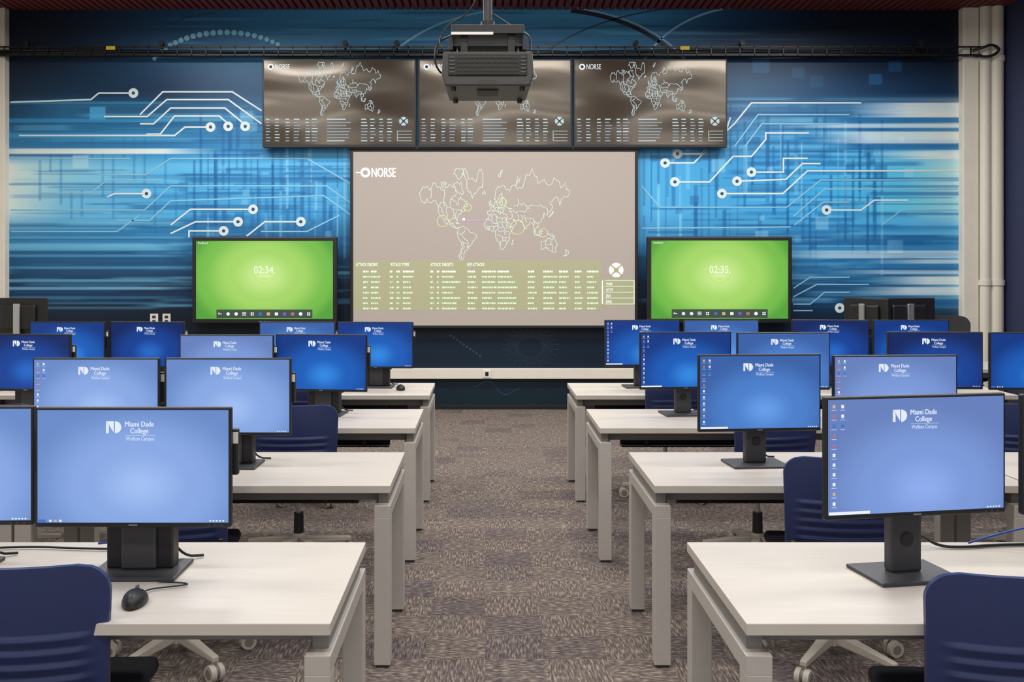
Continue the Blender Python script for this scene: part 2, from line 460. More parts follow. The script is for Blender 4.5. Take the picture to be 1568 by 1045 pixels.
for i in range(10):
    a, c = 690 + i * 5, 514 + i * 3.5
    mb.disc(wx(a), wz(c), 2 / S, yM, T4, 6)
for i in range(24):
    a, c = 725 + i * 3.0, 585 + 7 * math.cos(i * .4) + i * .8
    mb.disc(wx(a), wz(c), 1.3 / S, yM, T4, 6)
mb.obj('mural_circuit_print', parent=mural)

# raceway + outlet, wall outlets
mb = MB(); mb.box(wx(16), wx(1466), WALL_Y - .065, WALL_Y - .014, wz(580), wz(564), M_beige, .006)
mb.box(wx(739), wx(752), WALL_Y - .075, WALL_Y - .06, wz(578), wz(566), M_white, .003)
mb.box(wx(743), wx(748), WALL_Y - .078, WALL_Y - .074, wz(575), wz(569), M_black)
mb.box(wx(300), wx(313), WALL_Y - .075, WALL_Y - .06, wz(578), wz(566), M_white, .003)
mb.obj('wall_raceway')
for u in (237, 256):
    mb = MB(); mb.box(-.045, .045, -.012, .002, -.06, .06, M_white, .004)
    for dz in (-.025, .025): mb.box(-.02, .02, -.016, -.01, dz - .016, dz + .016, M_dark, .003)
    mb.obj('wall_outlet', (wx(u), WALL_Y - .013, wz(489)))

# columns at mural edges
mb = MB(); mb.box(XL, wx(15), WALL_Y - .12, WALL_Y, 0, CEIL, M_beige, .01); mb.obj('trim_1')
mb = MB(); mb.box(wx(1467), wx(1491), WALL_Y - .12, WALL_Y, 0, CEIL, M_beige, .01); mb.obj('trim_2')
for u, r_ in ((1500, .06), (1517, .075)):
    mb = MB(); X = wx(u)
    mb.cyl((0, 0, 0), (0, 0, CEIL), r_, r_, M_pipe, 20)
    for z in (.02, 1.4, 3.9): mb.cyl((0, 0, z), (0, 0, z + .06), r_ + .012, r_ + .012, M_pipe, 20)
    mb.obj('vertical_pipe', (X, WALL_Y - .12, 0))

# cable tray over the screens
mb = MB(); zt = wz(84)
for dz in (-.045, .045): mb.box(XL + .02, wx(1490), WALL_Y - .20, WALL_Y - .185, zt + dz - .008, zt + dz + .008, M_black2)
mb.box(XL + .02, wx(1490), WALL_Y - .15, WALL_Y - .135, zt - .05, zt - .035, M_black2)
x = XL + .1
while x < wx(1485):
    mb.box(x, x + .012, WALL_Y - .20, WALL_Y - .13, zt - .05, zt - .04, M_black2)
    mb.box(x, x + .012, WALL_Y - .20, WALL_Y - .188, zt - .05, zt + .05, M_black2); x += .16
for k in range(4):
    pts = [(XL + .05 + i * .5, WALL_Y - .165 + .015 * math.sin(i * 1.3 + k), zt - .03 + .012 * k + .01 * math.sin(i * .9 + 2 * k)) for i in range(22)]
    mb.tube(pts, .013, M_black, 6)
for u in (532, 610, 970, 1130, 52, 255, 1398):
    mb.cyl((wx(u), WALL_Y - .2, zt + .09), (wx(u), WALL_Y - .13, zt + .09), .03, .03, M_black2, 10)
    mb.box(wx(u) - .012, wx(u) + .012, WALL_Y - .19, WALL_Y - .13, zt + .03, zt + .1, M_black2)
for u in (180, 1043): mb.box(wx(u) - .05, wx(u) + .05, WALL_Y - .21, WALL_Y - .2, zt + .01, zt + .05, M_yellow)
mb.tube([(wx(1475), WALL_Y - .2, zt), (wx(1490), WALL_Y - .26, zt + .03), (wx(1500), WALL_Y - .27, zt + .06), (wx(1514), WALL_Y - .26, zt), (wx(1500), WALL_Y - .25, zt - .08), (wx(1478), WALL_Y - .22, zt - .06)], .016, M_black, 8, smoothn=2)
mb.obj('cable_tray')

# ------------------------------------------------------------------ world map line art
MAP = [
 [(-168,66),(-160,71),(-140,70),(-125,70),(-110,68),(-95,72),(-85,70),(-82,66),(-94,60),(-88,57),(-80,52),(-78,58),(-72,62),(-65,59),(-56,52),(-66,49),(-60,46),(-70,43),(-75,38),(-81,31),(-80,25),(-84,30),(-90,29),(-97,27),(-97,20),(-90,21),(-88,16),(-83,10),(-79,9),(-85,12),(-95,16),(-105,20),(-112,29),(-117,33),(-124,40),(-124,48),(-135,58),(-150,60),(-160,56),(-165,61),(-168,66)],
 [(-45,60),(-53,66),(-58,75),(-70,78),(-60,80),(-30,80),(-20,77),(-22,70),(-38,65),(-45,60)],
 [(-79,9),(-72,12),(-62,10),(-50,0),(-35,-7),(-39,-15),(-48,-26),(-57,-36),(-65,-42),(-69,-52),(-74,-50),(-73,-38),(-70,-20),(-79,-8),(-80,0),(-77,6),(-79,9)],
 [(-9,37),(-9,43),(-1,45),(-4,48),(4,52),(9,57),(12,55),(20,55),(24,59),(30,60),(22,61),(24,66),(17,61),(12,57),(5,59),(8,64),(18,70),(30,71),(42,67),(60,69),(75,73),(100,77),(115,74),(140,73),(160,70),(180,68),(178,63),(163,60),(157,52),(155,59),(143,59),(135,54),(141,50),(130,42),(128,36),(122,40),(121,32),(115,23),(108,21),(108,12),(103,10),(101,3),(98,10),(97,17),(90,22),(80,15),(77,8),(73,18),(67,25),(57,26),(50,30),(56,25),(55,18),(45,13),(38,22),(34,30),(35,36),(27,37),(26,40),(20,38),(14,45),(18,40),(12,42),(8,44),(3,42),(-2,37),(-9,37)],
 [(-6,35),(10,37),(12,33),(20,31),(32,31),(36,22),(43,12),(51,12),(40,-3),(40,-15),(34,-22),(28,-33),(19,-34),(12,-18),(9,-2),(9,4),(-4,5),(-12,8),(-17,15),(-13,27),(-6,35)],
 [(114,-22),(122,-18),(130,-12),(136,-12),(140,-17),(143,-11),(153,-26),(149,-38),(140,-38),(131,-32),(116,-35),(114,-22)],
 [(-5,50),(1,52),(-3,58),(-6,56),(-5,50)], [(131,32),(136,34),(141,38),(143,44),(140,41),(136,36),(131,32)], [(44,-25),(50,-15),(48,-25),(44,-25)],
 [(96,5),(105,-6),(114,-8),(106,-5),(96,5)], [(110,2),(118,6),(116,-4),(110,2)], [(131,-2),(141,-3),(148,-9),(138,-8),(131,-2)],
 [(172,-35),(178,-38),(170,-46),(167,-45),(173,-40),(172,-35)], [(-90,72),(-80,74),(-65,66),(-75,65),(-85,70),(-90,72)], [(-115,70),(-105,73),(-118,74),(-115,70)], [(-90,78),(-75,80),(-65,79),(-80,76),(-90,78)],
 [(55,71),(68,77),(58,75),(55,71)], [(-22,64),(-14,65),(-20,66),(-22,64)], [(-84,22),(-75,20),(-80,23),(-84,22)], [(15,78),(25,80),(20,77),(15,78)],
 [(-124,49),(-95,49),(-83,45),(-75,45),(-67,47)], [(-117,32),(-107,31),(-97,26)], [(-141,70),(-141,60)], [(-110,68),(-110,49)],[(-95,60),(-95,49)],[(-120,49),(-115,42),(-114,33)],[(-104,49),(-104,32)],[(-90,47),(-91,30)],[(-82,42),(-84,31)],
 [(50,50),(62,54),(75,54),(85,49),(98,51),(118,49),(130,43)], [(50,45),(60,42),(75,41),(88,47)], [(75,37),(85,29),(97,28),(100,22),(108,21)], [(98,28),(98,17)], [(60,37),(62,27)], [(45,40),(46,30),(35,30)],
 [(30,60),(28,50),(38,48),(48,46)], [(24,59),(22,50),(16,47),(8,47),(3,50)], [(22,50),(28,44),(26,40)], [(14,45),(10,54)],[(0,43),(6,47),(4,52)],[(15,50),(24,48),(30,46)],[(20,45),(20,40)],[(38,48),(48,42),(40,41)],[(60,60),(60,50)],
 [(-60,5),(-70,-4),(-65,-11),(-58,-17),(-57,-30),(-52,-33)], [(-70,-4),(-77,-1)], [(-68,-18),(-66,-25),(-70,-38),(-71,-50)], [(-65,-22),(-58,-24)],
 [(-13,27),(5,20),(15,23),(25,22),(36,22)], [(10,37),(10,25),(15,23),(15,8),(9,4)], [(25,31),(25,15),(30,5),(40,4)], [(-12,15),(3,14),(15,13),(25,12)], [(12,-5),(22,-7),(30,-10),(40,-10)], [(15,4),(28,4),(30,-5)], [(20,-18),(28,-16),(33,-18)], [(20,-18),(20,-30)], [(-4,5),(-4,15)], [(3,6),(3,14)],[(-8,5),(-9,13)],[(36,22),(34,10),(41,10)],[(33,-10),(34,-20)],[(25,-10),(25,-18)],[(-2,35),(0,22)],
 [(129,-14),(129,-32)], [(138,-17),(141,-38)], [(129,-26),(141,-26)], [(77,30),(80,22)], [(68,36),(72,28),(68,24)],
]
def jag(pts, amp, lv):
    for _ in range(lv):
        q = [pts[0]]
        for a, c in zip(pts, pts[1:]):
            dx, dy = c[0] - a[0], c[1] - a[1]
            k = random.uniform(-amp, amp)
            q += [((a[0] + c[0]) / 2 - dy * k, (a[1] + c[1]) / 2 + dx * k), c]
        pts = q
    return pts
def merc(l): return math.log(math.tan(math.pi / 4 + math.radians(l) / 2))
random.seed(11)
MAPJ = [jag(p, .28, 2) for p in MAP]
def worldmap(mb, x0, z0, w, h, y, lw, m):
    t, bo = merc(80.5), merc(-56)
    for p in MAPJ:
        mb.ribbon([(x0 + w * (a + 170) / 352, z0 + h * (merc(max(-56, min(80.4, c))) - bo) / (t - bo)) for a, c in p], lw, y, m)

# wall tvs -------------------------------------------------------------
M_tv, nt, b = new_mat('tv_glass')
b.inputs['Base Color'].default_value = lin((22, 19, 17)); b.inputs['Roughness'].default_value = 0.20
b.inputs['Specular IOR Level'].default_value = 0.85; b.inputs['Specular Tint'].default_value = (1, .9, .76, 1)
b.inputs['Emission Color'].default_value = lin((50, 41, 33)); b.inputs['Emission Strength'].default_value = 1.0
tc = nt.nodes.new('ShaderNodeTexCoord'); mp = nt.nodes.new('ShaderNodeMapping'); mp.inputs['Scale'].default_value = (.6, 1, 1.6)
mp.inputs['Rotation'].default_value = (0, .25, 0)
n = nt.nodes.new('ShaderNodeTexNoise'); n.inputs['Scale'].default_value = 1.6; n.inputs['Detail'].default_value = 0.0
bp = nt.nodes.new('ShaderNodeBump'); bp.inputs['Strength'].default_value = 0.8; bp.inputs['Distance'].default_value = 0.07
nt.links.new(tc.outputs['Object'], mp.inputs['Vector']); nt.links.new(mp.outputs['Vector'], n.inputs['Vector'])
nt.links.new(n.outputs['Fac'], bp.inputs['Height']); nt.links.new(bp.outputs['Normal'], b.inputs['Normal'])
TW, TH = 1.708, .99
def tv_mesh():
    mb = MB()
    mb.box(-TW / 2, TW / 2, 0, .07, -TH / 2, TH / 2, M_black, .006)
    mb.box(-.5, .5, .07, .13, -.3, .3, M_black2, .01)
    sw, sh = TW / 2 - .018, TH / 2 - .022
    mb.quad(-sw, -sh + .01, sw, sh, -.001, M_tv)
    y = -.004
    mb.disc(-sw + .075, sh - .07, .034, y, E_white); mb.disc(-sw + .075, sh - .07, .018, y - .001, M_black, 12)
    mb.text('NORSE', -sw + .12, sh - .098, .085, y, E_white, .62)
    worldmap(mb, -sw + .38, -sh + .31, .92, .62, y, .0048, E_cyan)
    rnd = random.Random(3)
    cols = [(.02, .05), (.12, .06), (.24, .05), (.33, .08), (.46, .05), (.53, .07), (.70, .26), (1.08, .07), (1.18, .06), (1.28, .05), (1.37, .06)]
    for i in range(8):
        z = -sh + .285 - i * .034
        for cx, cw in cols:
            w = cw * rnd.uniform(.6, 1.1) if i else cw * .8
            mb.quad(-sw + cx, z, -sw + cx + w, z + (.011 if i else .014), y, E_cyan if i == 0 or rnd.random() < .3 else E_dim)
    cx, cz = sw - .12, -sh + .27
    mb.disc(cx, cz, .05, y, E_cyan)
    mb.ribbon([(cx - .04, cz - .04), (cx + .04, cz + .04)], .012, y - .001, M_black); mb.ribbon([(cx - .04, cz + .04), (cx + .04, cz - .04)], .012, y - .001, M_black)
    mb.disc(cx, cz, .014, y - .002, M_black, 10)
    for k in range(4):
        z = -sh + .16 - k * .036
        mb.ribbon([(cx - .07, z), (cx + .09, z)], .005, y, E_cyan)
    mb.ribbon([(cx - .07, -sh + .05), (cx - .07, -sh + .165)], .006, y, E_cyan)
    return mb.mesh('wall_mounted_tv')
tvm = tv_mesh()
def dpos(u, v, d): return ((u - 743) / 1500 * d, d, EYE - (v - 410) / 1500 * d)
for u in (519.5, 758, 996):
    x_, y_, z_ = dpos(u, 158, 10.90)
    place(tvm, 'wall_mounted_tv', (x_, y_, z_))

# projection screen ----------------------------------------------------
def psmesh():
    mb = MB()
    W, H = 441 / 137.0, 275 / 137.0
    M_ps = mat('projection_surface', (148, 140, 133), 0.9, emis=(116, 107, 101), es=1.0, spec=.1)
    M_pb = mat('projection_table_band', (146, 144, 122), 0.9, emis=(114, 116, 84), es=1.0, spec=.1)
    E_t = mat('projected_text', (150, 150, 140), 0.9, emis=(180, 214, 172), es=1.0)
    E_h = mat('projected_white', (200, 200, 200), 0.9, emis=(225, 228, 225), es=1.0)
    E_m = mat('projected_map', (150, 150, 140), 0.9, emis=(178, 200, 190), es=1.0)
    E_y = mat('projected_yellow', (180, 180, 120), 0.9, emis=(180, 190, 120), es=1.0)
    E_p = mat('projected_purple', (150, 120, 180), 0.9, emis=(160, 130, 190), es=1.0)
    mb.box(-W / 2, W / 2, 0, .03, -H / 2, H / 2, M_black, .004)
    mb.quad(-W / 2 + .036, -H / 2 + .03, W / 2 - .036, H / 2 - .036, -.001, M_ps)
    mb.box(-W / 2 - .02, W / 2 + .02, -.03, .05, H / 2 - .01, H / 2 + .03, M_black, .01)
    y = -.004
    px = lambda u: (u - 756.5) / 137.0
    pz = lambda v: -(v - 365.5) / 137.0
    mb.quad(px(541.5), pz(476), px(921), pz(399), -.002, M_pb)
    mb.quad(px(921), pz(468), px(972), pz(428), -.002, M_pb)
    mb.disc(px(559.5), pz(264.5), 7.5 / 137, y, E_h); mb.disc(px(559.5), pz(264.5), 4 / 137, y - .001, M_ps, 12)
    mb.text('NORSE', px(568), pz(271), .145, y, E_h, .60)
    mb.text('NORSE', px(568.6), pz(271.3), .145, y - .0005, E_h, .60)
    mb.ribbon([(px(545), pz(264.5)), (px(552), pz(264.5))], .012, y, E_h)
    worldmap(mb, px(641), pz(404), 232 / 137, 146 / 137, y, .0062, E_m)
    for (u, v, r_) in ((678, 339, 9), (792, 349, 11), (716, 318, 6), (770, 310, 6), (832, 357, 7)): mb.disc(px(u), pz(v), r_ / 137, y, E_y, 20, r_in=(r_ - .7) / 137)
    mb.ribbon([(px(708), pz(338)), (px(745), pz(339))], .008, y, E_p); mb.disc(px(710), pz(336), .015, y, E_h); mb.disc(px(753), pz(338), .015, y, E_p)
    for s, u in (('ATTACK ORIGINS', 545), ('ATTACK TYPES', 598), ('ATTACK TARGETS', 659), ('LIVE ATTACKS', 715)):
        mb.text(s, px(u), pz(408), .052, y, E_h, .58)
    rnd = random.Random(9)
    cols = [(556, 10, 0), (568, 14, 0), (597, 6, 0), (607, 6, 0), (617, 18, 0), (659, 5, 0), (669, 4, 0), (677, 26, 0), (716, 14, 0), (738, 22, 0), (762, 28, 0), (808, 16, 0), (832, 20, 0), (856, 16, 0), (880, 12, 0), (899, 16, 0)]
    for i in range(8):
        v = 415 + i * 8.1
        for u, w, _ in cols:
            end = u + w * rnd.uniform(.6, 1.1); uu = u
            while uu < end:          # short word-like runs
                wl = rnd.uniform(1.6, 5.5)
                mb.quad(px(uu), pz(v + 2.6), px(min(uu + wl, end)), pz(v), y, E_t if i else E_h); uu += wl + .9
    cu, cv = 943.5, 414
    mb.disc(px(cu), pz(cv), 11 / 137, y, E_h, 28)
    for s in (1, -1): mb.ribbon([(px(cu - 9), pz(cv - 9 * s)), (px(cu + 9), pz(cv + 9 * s))], 2.5 / 137, y - .001, M_pb)
    mb.disc(px(cu), pz(cv), 4 / 137, y - .002, M_pb, 14)
    for k in range(5): mb.ribbon([(px(926), pz(430 + k * 9)), (px(971), pz(430 + k * 9))], .008, y, E_t)
    for k in range(4): mb.text(('WAR', 'HTTP', 'SSH', 'DNS')[k], px(928), pz(437.5 + k * 9), .045, y, E_h, .7)
    for u in (922.5, 971): mb.ribbon([(px(u), pz(430)), (px(u), pz(466))], .012 if u < 930 else .006, y, E_h)
    return mb
x_, y_, z_ = dpos(756.5, 365.5, 10.95)
psmesh().obj('projection_screen', (x_, y_, z_))

# green interactive displays ------------------------------------------
M_green = radial_screen('green_wallpaper', (0, 0, .05), (1 / .88, 0, 1 / .66), [(0.0, (206, 238, 146)), (.45, (164, 214, 102)), (.8, (118, 188, 74)), (1.0, (84, 162, 58))])
E_circ = mat('clock_ring', (0, 0, 0), .4, emis=(182, 226, 122))
E_ck = mat('clock_text', (0, 0, 0), .4, emis=(245, 252, 235))
def display(txt, u, v, d=10.82):
    mb = MB(); W, H = 222 * d / 1500, 133 * d / 1500
    mb.box(-W / 2, W / 2, 0, .08, -H / 2, H / 2, M_black, .012)
    mb.box(-.35, .35, .08, .22, -.2, .2, M_black2, .01)
    sw, sh = W / 2 - .045, H / 2 - .045
    mb.quad(-sw, -sh + .005, sw, sh, -.001, M_green)
    y = -.004
    mb.disc(0, .10, .135, y, E_circ, 40, r_in=.127)
    mb.text(txt, 0, .075, .115, y - .001, E_ck, .85, 'C')
    mb.ribbon([(-.06, .045), (.06, .045)], .004, y, E_ck); mb.ribbon([(-.03, .01), (.03, .01)], .01, y, E_circ)
    mb.text('ViewBoard', -sw + .02, sh - .035, .035, y, E_ck, .7)
    mb.quad(-.53, -sh + .015, .53, -sh + .11, y, E_task)
    ic = [E_white, E_white, E_white, E_white, E_white, E_blu, E_org, E_white, E_pur, E_red, E_white, E_white]
    for i, e_ in enumerate(ic):
        xx = -.49 + i * .089
        if i in (1, 2, 10): mb.disc(xx, -sh + .062, .020, y - .001, e_, 6 + i)
        elif i == 3:
            for k in range(3): mb.quad(xx - .022, -sh + .045 + k * .015, xx + .022, -sh + .052 + k * .015, y - .001, e_)
        elif i == 0: mb.ribbon([(xx + .02, -sh + .062), (xx - .02, -sh + .062), (xx - .005, -sh + .08)], .007, y - .001, e_)
        elif i in (4, 11):
            for a_ in (0, 1):
                for b_ in (0, 1): mb.quad(xx - .018 + a_ * .02, -sh + .045 + b_ * .02, xx - .003 + a_ * .02, -sh + .060 + b_ * .02, y - .001, e_)
        else: mb.quad(xx - .018, -sh + .045, xx + .018, -sh + .079, y - .001, e_)
    mb.text('ViewSonic', 0, -H / 2 + .010, .028, -.003, E_dim, 1, 'C')
    x_, y_, z_ = dpos(u, v, d)
    mb.obj('interactive_display', (x_, y_, z_))
display('02:34.', 405, 429.5); display('02:35.', 1102, 429)

# ------------------------------------------------------------------ projector
def projector():
    mb = MB()
    M_pj = mat('projector_body', (58, 56, 54), .45, noise=.05)
    M_pj2 = mat('projector_grille', (22, 22, 22), .5)
    M_pg = mat('projector_slat', (74, 72, 68), .4)
    # body with chamfered lower shell
    w, dp, h = .245, .50, .19
    prof = [(-w, h), (w, h), (w + .008, .06), (w - .012, 0), (-w + .012, 0), (-w - .008, .06)]
    bm = bmesh.new()
    f0 = [bm.verts.new((a, 0, c)) for a, c in prof]; f1 = [bm.verts.new((a * .97, dp, c)) for a, c in prof]
    bm.faces.new(f0); bm.faces.new(f1[::-1])
    for i in range(6): bm.faces.new((f0[(i + 1) % 6], f0[i], f1[i], f1[(i + 1) % 6]))
    bmesh.ops.recalc_face_normals(bm, faces=bm.faces)
    bmesh.ops.bevel(bm, geom=list(bm.edges), offset=.010, segments=2, affect='EDGES', profile=.5)
    mb.bm(bm, M_pj)
    mb.box(-.215, .215, -.008, .01, .055, .172, M_pj2, .004)
    for i in range(15):
        z = .062 + i * .0072
        mb.box(-.17, .17, -.014, -.004, z, z + .0028, M_pg)
    for i in range(12):
        x = -.165 + i * .03
        mb.box(x, x + .003, -.0145, -.004, .06, .168, M_pj2)
    for s in (-1, 1):
        for i in range(5): mb.box(s * .195 - .014, s * .195 + .014, -.013, -.004, .07 + i * .02, .078 + i * .02, M_pg)
    mb.box(-.06, .06, .1, .3, -.006, .002, M_pj2, .002)
    for i in range(9): mb.box(-.055, .055, .11 + i * .02, .118 + i * .02, -.010, -.004, M_pg)
    for sx in (-1, 1):
        for sy in (.05, .45): mb.cyl((sx * .19, sy, -.02), (sx * .19, sy, .01), .014, .018, M_black, 12)
    mb.text('PROJECTOR', 0, .02, .02, -.004, M_pg, 1, 'C')
    mb.cyl((.05, dp - .01, .095), (.05, dp + .05, .095), .06, .055, M_black, 24); mb.cyl((.05, dp + .05, .095), (.05, dp + .052, .095), .045, .045, M_silver, 24)
    # mount
    mb.box(-.20, .20, .04, .42, .225, .24, M_black2, .003)
    mb.box(-.215, -.19, .02, .44, .20, .27, M_black2, .003); mb.box(.19, .215, .02, .44, .20, .27, M_black2, .003)
    for s in (-1, 1):
        mb.box(s * .13 - .02, s * .13 + .02, .03, .06, .19, .33, M_black2, .003)
        mb.cyl((s * .17, .1, .18), (s * .17, .1, .23), .012, .012, M_silver, 10); mb.cyl((s * .17, .38, .18), (s * .17, .38, .23), .012, .012, M_silver, 10)
    mb.box(-.20, .20, .0, .4, .285, .30, M_black2, .003); mb.box(-.20, .20, -.005, .012, .285, .335, M_black2, .003)
    mb.box(-.20, .03, -.012, -.004, .278, .293, M_white, .001)
    mb.box(-.16, .16, .05, .36, .30, .35, M_dark, .01)
    mb.cyl((0, .2, .33), (0, .2, CEIL - 2.59), .026, .026, M_dark, 20)
    mb.cyl((0, .2, .34), (0, .2, .40), .04, .04, M_black2, 20)
    mb.cyl((0, .2, CEIL - 2.59 - .02), (0, .2, CEIL - 2.59), .09, .09, M_dark, 24)
    mb.tube([(-.2, .1, .30), (-.28, .08, .26), (-.30, .05, .15), (-.26, .1, .08), (-.24, .15, .12)], .006, M_black, 6, smoothn=2)
    mb.tube([(.03, .22, .45), (.16, .2, .36), (.24, .1, .3), (.235, .05, .2)], .005, M_black, 6, smoothn=2)
    mb.tube([(-.04, .2, .6), (-.1, .2, .45), (-.24, .1, .35), (-.27, .0, .22), (-.22, .02, .18)], .005, M_black, 6, smoothn=2)
    mb.obj('ceiling_projector', (.014, 5.36, 2.595))
projector()

# ------------------------------------------------------------------ desks
DL, DD = 1.50, .71
def desk_mesh():
    mb = MB(); h = DL / 2
    mb.box(-h, h, 0, DD, .70, .73, M_top, .002)
    for s in (-1, 1):
        xo = s * h; xi = s * (h - .065); a, c = min(xo, xi), max(xo, xi)
        mb.box(a, c, .004, DD - .004, .60, .65, M_leg, .003)
        for y in (.004, DD - .069):
            mb.box(a, c, y, y + .065, .012, .602, M_leg, .003)
            mb.box(a + .008, c - .008, y + .008, y + .057, 0, .014, M_dark)
        mb.box(a + .012, c - .012, .05, DD - .05, .648, .702, M_spacer, .002)
    for y in (.12, DD - .16):
        mb.box(-h + .06, h - .06, y, y + .04, .645, .69, M_spacer, .002)
    mb.box(-h + .2, h - .2, DD - .13, DD - .05, .52, .53, M_black2); mb.box(-h + .2, h - .2, DD - .055, DD - .05, .52, .6, M_black2)
    for x in (-.4, .4): mb.box(x - .01, x + .01, DD - .13, DD - .05, .525, .70, M_black2)
    return mb.mesh('computer_desk')
dm = desk_mesh()
ROWY = [2.39, 3.90, 5.30, 6.66]
LX = [-.378] * 4; RX = [.638, .675, .62, .617]
for i, y in enumerate(ROWY):
    for k in range(2):
        place(dm, 'computer_desk', (LX[i] - DL / 2 - k * (DL + .012), y, 0))
        place(dm, 'computer_desk', (RX[i] + DL / 2 + k * (DL + .012), y, 0))
ZT = .73

# ------------------------------------------------------------------ monitors
def scr(name, edge, mid, cen, cz=.30):
    return radial_screen(name, (0.02, 0, cz), (1 / .34, 0, 1 / .24), [(0, cen), (.45, mid), (1.0, edge)])
SC = {
 'pale': scr('wallpaper_pale', (104, 138, 200), (136, 168, 228), (160, 190, 243), .26),
 'soft': scr('wallpaper_soft', (102, 128, 188), (122, 152, 216), (142, 172, 238), .26),
 'mid': scr('wallpaper_mid', (56, 96, 166), (74, 126, 202), (100, 156, 232), .25),
 'deep': scr('wallpaper_deep', (14, 56, 132), (24, 92, 184), (48, 136, 226), .24),
 'dark': scr('wallpaper_dark', (10, 36, 94), (16, 64, 148), (34, 104, 200), .26)}
E_logo = mat('wallpaper_logo', (0, 0, 0), .4, emis=(225, 235, 250))
MW, MH = .548, .336
_mon = {}
def monitor_mesh(tone, wide, icons, lift=0.0):
    key = (tone, wide, icons, lift)
    if key in _mon: return _mon[key]
    mb = MB(); z0 = (.142 if wide else .156) + lift; z1 = z0 + MH; yf = -.06
    mb.box(-MW / 2, MW / 2, yf, yf + .022, z0, z1, M_black, .004)
    mb.box(-.19, .19, yf + .02, yf + .05, z0 + .05, z1 - .05, M_black, .018)
    mb.quad(-MW / 2 + .007, z0 + .014, MW / 2 - .007, z1 - .007, yf - .0008, SC[tone])
    mb.ribbon([(-.012, z0 + .007), (.012, z0 + .007)], .004, yf - .001, M_silver)
    for k in range(3): mb.box(MW / 2 - .03 - k * .018, MW / 2 - .022 - k * .018, yf - .001, yf + .002, z0 + .004, z0 + .009, M_dark)
    y = yf - .0022
    # college logo
    lx, lz = -.055, z1 - .072
    mb.add([(lx - .020, y, lz + .034), (lx - .020, y, lz), (lx - .012, y, lz), (lx - .012, y, lz + .022)], [(0, 1, 2, 3)], E_logo)
    mb.add([(lx - .012, y, lz + .024), (lx + .002, y, lz + .002), (lx + .002, y, lz + .034), (lx - .019, y, lz + .034)], [(0, 1, 2, 3)], E_logo)
    pts = [(lx + .005, y, lz)] + [(lx + .006 + .017 * math.sin(t), y, lz + .017 - .017 * math.cos(t)) for t in [i * math.pi / 10 for i in range(11)]] + [(lx + .005, y, lz + .034)]
    mb.add(pts, [tuple(range(len(pts)))], E_logo)
    for o_ in (0, .0007):
        mb.text('Miami Dade', lx + .032 + o_, lz + .019, .0205, y - o_ * .1, E_logo, .82)
        mb.text('College', lx + .047 + o_, lz + .000, .0205, y - o_ * .1, E_logo, .82)
    mb.ribbon([(lx + .034, lz - .006), (lx + .118, lz - .006)], .0008, y, E_logo)
    mb.text('Wolfson Campus', lx + .036, lz - .020, .0155, y, E_logo, .72)
    # taskbar + icons
    mb.quad(-MW / 2 + .009, z0 + .015, -MW / 2 + (.13 if icons else .03), z0 + .023, y, E_white if icons else E_blu)
    for k in range(5): mb.quad(MW / 2 - .06 + k * .009, z0 + .017, MW / 2 - .055 + k * .009, z0 + .021, y, E_logo)
    if icons:
        rnd = random.Random(4); pal = [E_white, E_red, E_blu, E_org, E_logo, E_white, E_logo, E_blu]
        for i in range(11):
            z = z1 - .030 - i * .0265
            mb.quad(-MW / 2 + .0195, z, -MW / 2 + .0275, z + .009, y, rnd.choice(pal))
            mb.quad(-MW / 2 + .016, z - .006, -MW / 2 + .031, z - .0048, y, E_logo)
            if i < 3:
                mb.quad(-MW / 2 + .045, z, -MW / 2 + .053, z + .009, y, rnd.choice(pal)); mb.quad(-MW / 2 + .042, z - .006, -MW / 2 + .056, z - .0048, y, E_logo)
    else:
        for k in range(3): mb.quad(-MW / 2 + .04 + k * .014, z0 + .016, -MW / 2 + .047 + k * .014, z0 + .022, y, E_org if k == 1 else E_logo)
    # stand
    mb.box(-.125, .125, -.095, .095, 0, .011, M_dark, .004)
    if wide:
        mb.box(-.095, .095, -.008, .05, .01, .36, M_black, .006)
        mb.box(-.05, .05, -.02, -.004, .012, .30, M_dark, .006)
        mb.box(-.1, .1, .05, .095, .12, .33, M_black, .006)
        mb.box(.24, .285, yf + .03, yf + .055, z0 + .14, z0 + .27, M_black, .004); mb.box(.15, .25, yf + .03, yf + .045, z0 + .18, z0 + .22, M_black, .002)
        mb.box(.272, .286, yf + .0285, yf + .031, z0 + .23, z0 + .262, M_white, .0005)
    else:
        mb.box(-.048, .048, -.012, .028, .01, .34, M_dark, .008)
        mb.cyl((0, -.0135, .105), (0, -.011, .105), .021, .021, M_black2, 24); mb.cyl((0, -.0145, .105), (0, -.013, .105), .016, .016, M_black, 24)
    mb.box(-.06, .06, -.02, .02, .24, .37, M_dark, .006)
    mb.tube([(.03, .05, .2), (.05, .09, .08), (.09, .11, .012), (.14, .14, .006)], .004, M_black, 6, smoothn=2)
    me_ = mb.mesh('computer_monitor'); _mon[key] = me_
    return me_
R = math.radians
